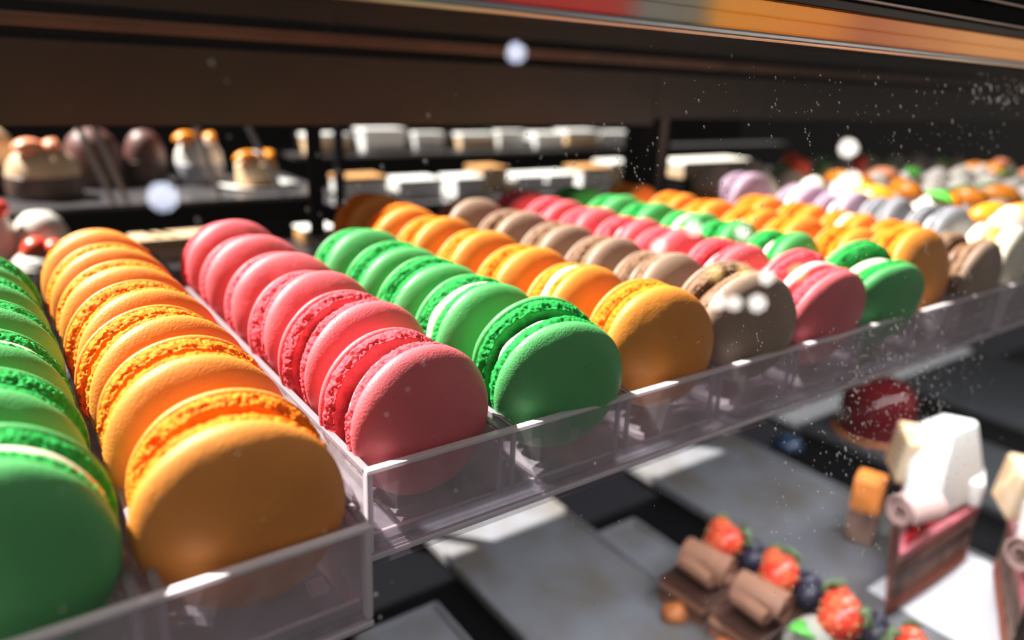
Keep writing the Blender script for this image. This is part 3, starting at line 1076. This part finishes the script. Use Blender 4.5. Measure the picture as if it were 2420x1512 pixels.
dome(-1.42, 13.0, -.444, .62, .92, 'dome cake with cocoa base and beige topping at the upper left', M_COCOA, M_BEIGE,
     [('nut', peam, (-.15, -.2, .82), (.3, .2, .4), 1.0), ('nut', peam, (.2, -.1, .84), (-.3, .2, 1.4), .9)])
dome(-2.25, 13.9, -.444, .55, 1.25, 'tall beige cake cut by the left frame edge', M_COCOA, M_BEIGE)
dome(-.444, 14.2, -.444, .55, 1.15, 'dark chocolate dome behind the slanted glass edge', M_COCOA, mat('red_cocoa', lin(96, 58, 52), .5))
dome(.55, 14.3, -.444, .42, 1.1, 'narrow dark chocolate dome left of the orange-topped cup', M_COCOA, MATS['red_cocoa'])
dome(1.55, 13.9, -.444, .5, 1.0, 'grey mousse cup topped with orange segments', MATS['grey_shell'], M_CREAM,
     [('orange_segment', segm, (-.22, -.1, .85), (.2, .2, .4), 1.0), ('orange_segment', segm, (.28, 0, .85), (-.2, .2, 1.3), .9)])
plate(2.52, 13.0, -.444, .82, 'white plate under the small cheesecake')
t = thing('cheesecake', 'small round cheesecake with cream and orange pieces on a white plate', 'cake', (2.5, 13.0, -.42))
link('biscuit_base', mesh('biscuit_base', bm_lathe([(0, 0), (.44, 0), (.44, .12), (0, .12)], 28), M_TAN), t)
link('cheese_body', mesh('cheese_body', bm_lathe([(.43, .12), (.43, .45), (.40, .49), (0, .49)], 28), M_BEIGE), t)
link('cream', swirl, t, (-.02, 0, .22)).scale = (.9, .9, .7)
link('orange_segment', segm, t, (-.2, -.15, .5), (0, .2, .3))
link('orange_segment', segm, t, (.24, -.05, .5), (.2, 0, 1.2))
for i, (x, y, z, q, hh, lb) in enumerate([(-2.42, 11.05, -1.294, .40, .98, 'white cream dome with strawberry at the left frame edge'), (-1.72, 11.05, -1.294, .42, .92, 'white cream dome right of the strawberry dome'),
                                          (-1.78, 10.35, -1.294, .44, .42, 'low white cream cake with red fruit behind the green row')]):
    dome(x, y, z, q, hh, lb, M_CREAM, M_CREAM, [('strawberry', STRAWB, (-.1, -.08, hh + .04), (1, 0, i), .75), ('strawberry', STRAWB, (.16, -.12, hh + .02), (1.3, .4, i + 1), .65)] if i != 1 else None)
t = thing('tan_cake_bar', 'long tan cake bar between the yellow and pink rows', 'cake', (.32, 10.75, -1.294))
box('cake', -.75, .75, -.3, .3, 0, .35, M_TAN, t, .05)
box('icing', -.76, .76, -.31, .31, .35, .42, M_BEIGE, t, .03)
t = thing('tan_cake_bar', 'short tan cake bar right of the pink row', 'cake', (2.9, 10.75, -1.294))
box('cake', -.35, .35, -.3, .3, 0, .3, M_TAN, t, .05)
box('icing', -.36, .36, -.31, .31, .3, .36, M_PLATE, t, .03)

# white cake boxes and tubs on the rear shelves, left to right
r3 = random.Random(11)
x = 4.25
i = 0
while x < 13.4:
    wd = r3.uniform(.75, 1.5)
    hh = r3.uniform(.32, .55)
    t = thing('cake_box', f'low {["square", "wide", "narrow"][i % 3]} white cake box on the front rear shelf, {ORD[min(i, 8)]} from the dark upright', 'box',
              (x + wd / 2, 12.4 + r3.uniform(0, .5), -.82), (0, 0, r3.uniform(-.05, .05)), 'white cake boxes on the front rear shelf')
    body = M_PLATE if i % 4 != 3 else M_BEIGE
    box('carton', -wd / 2, wd / 2, -.4, .4, 0, hh, body, t, .02)
    box('lid', -wd / 2 - .02, wd / 2 + .02, -.42, .42, hh, hh + .1, M_PLATE if i % 3 else M_TAN, t, .02)
    x += wd + r3.uniform(.06, .3)
    i += 1
x = 4.4
i = 0
while x < 14.5:
    wd = r3.uniform(.9, 1.7)
    hh = r3.uniform(.3, .5)
    t = thing('cake_box', f'tall {["pale", "white", "ivory"][i % 3]} cake box on the upper rear shelf, {ORD[min(i, 8)]} from the dark upright', 'box',
              (x + wd / 2, 15.3 + r3.uniform(0, .4), 0), (0, 0, r3.uniform(-.05, .05)), 'white cake boxes on the upper rear shelf')
    box('carton', -wd / 2, wd / 2, -.4, .4, 0, hh, M_PLATE if i % 3 else M_BEIGE, t, .02)
    box('lid', -wd / 2 - .02, wd / 2 + .02, -.42, .42, hh, hh + .12, M_PLATE, t, .02)
    x += wd + r3.uniform(.1, .5)
    i += 1
t = thing('frosted_cake_bar', 'long white frosted cake bar with orange stripe right of the post', 'cake', (12.6, 9.2, -.62))
box('stand', -1.2, 1.2, -.4, .4, 0, .5, M_BLACK, t, .02)
box('cake', -1.25, 1.25, -.4, .4, .5, .72, M_BEIGE, t, .03)
box('frosting', -1.27, 1.27, -.42, .42, .72, .92, M_CREAM, t, .05)
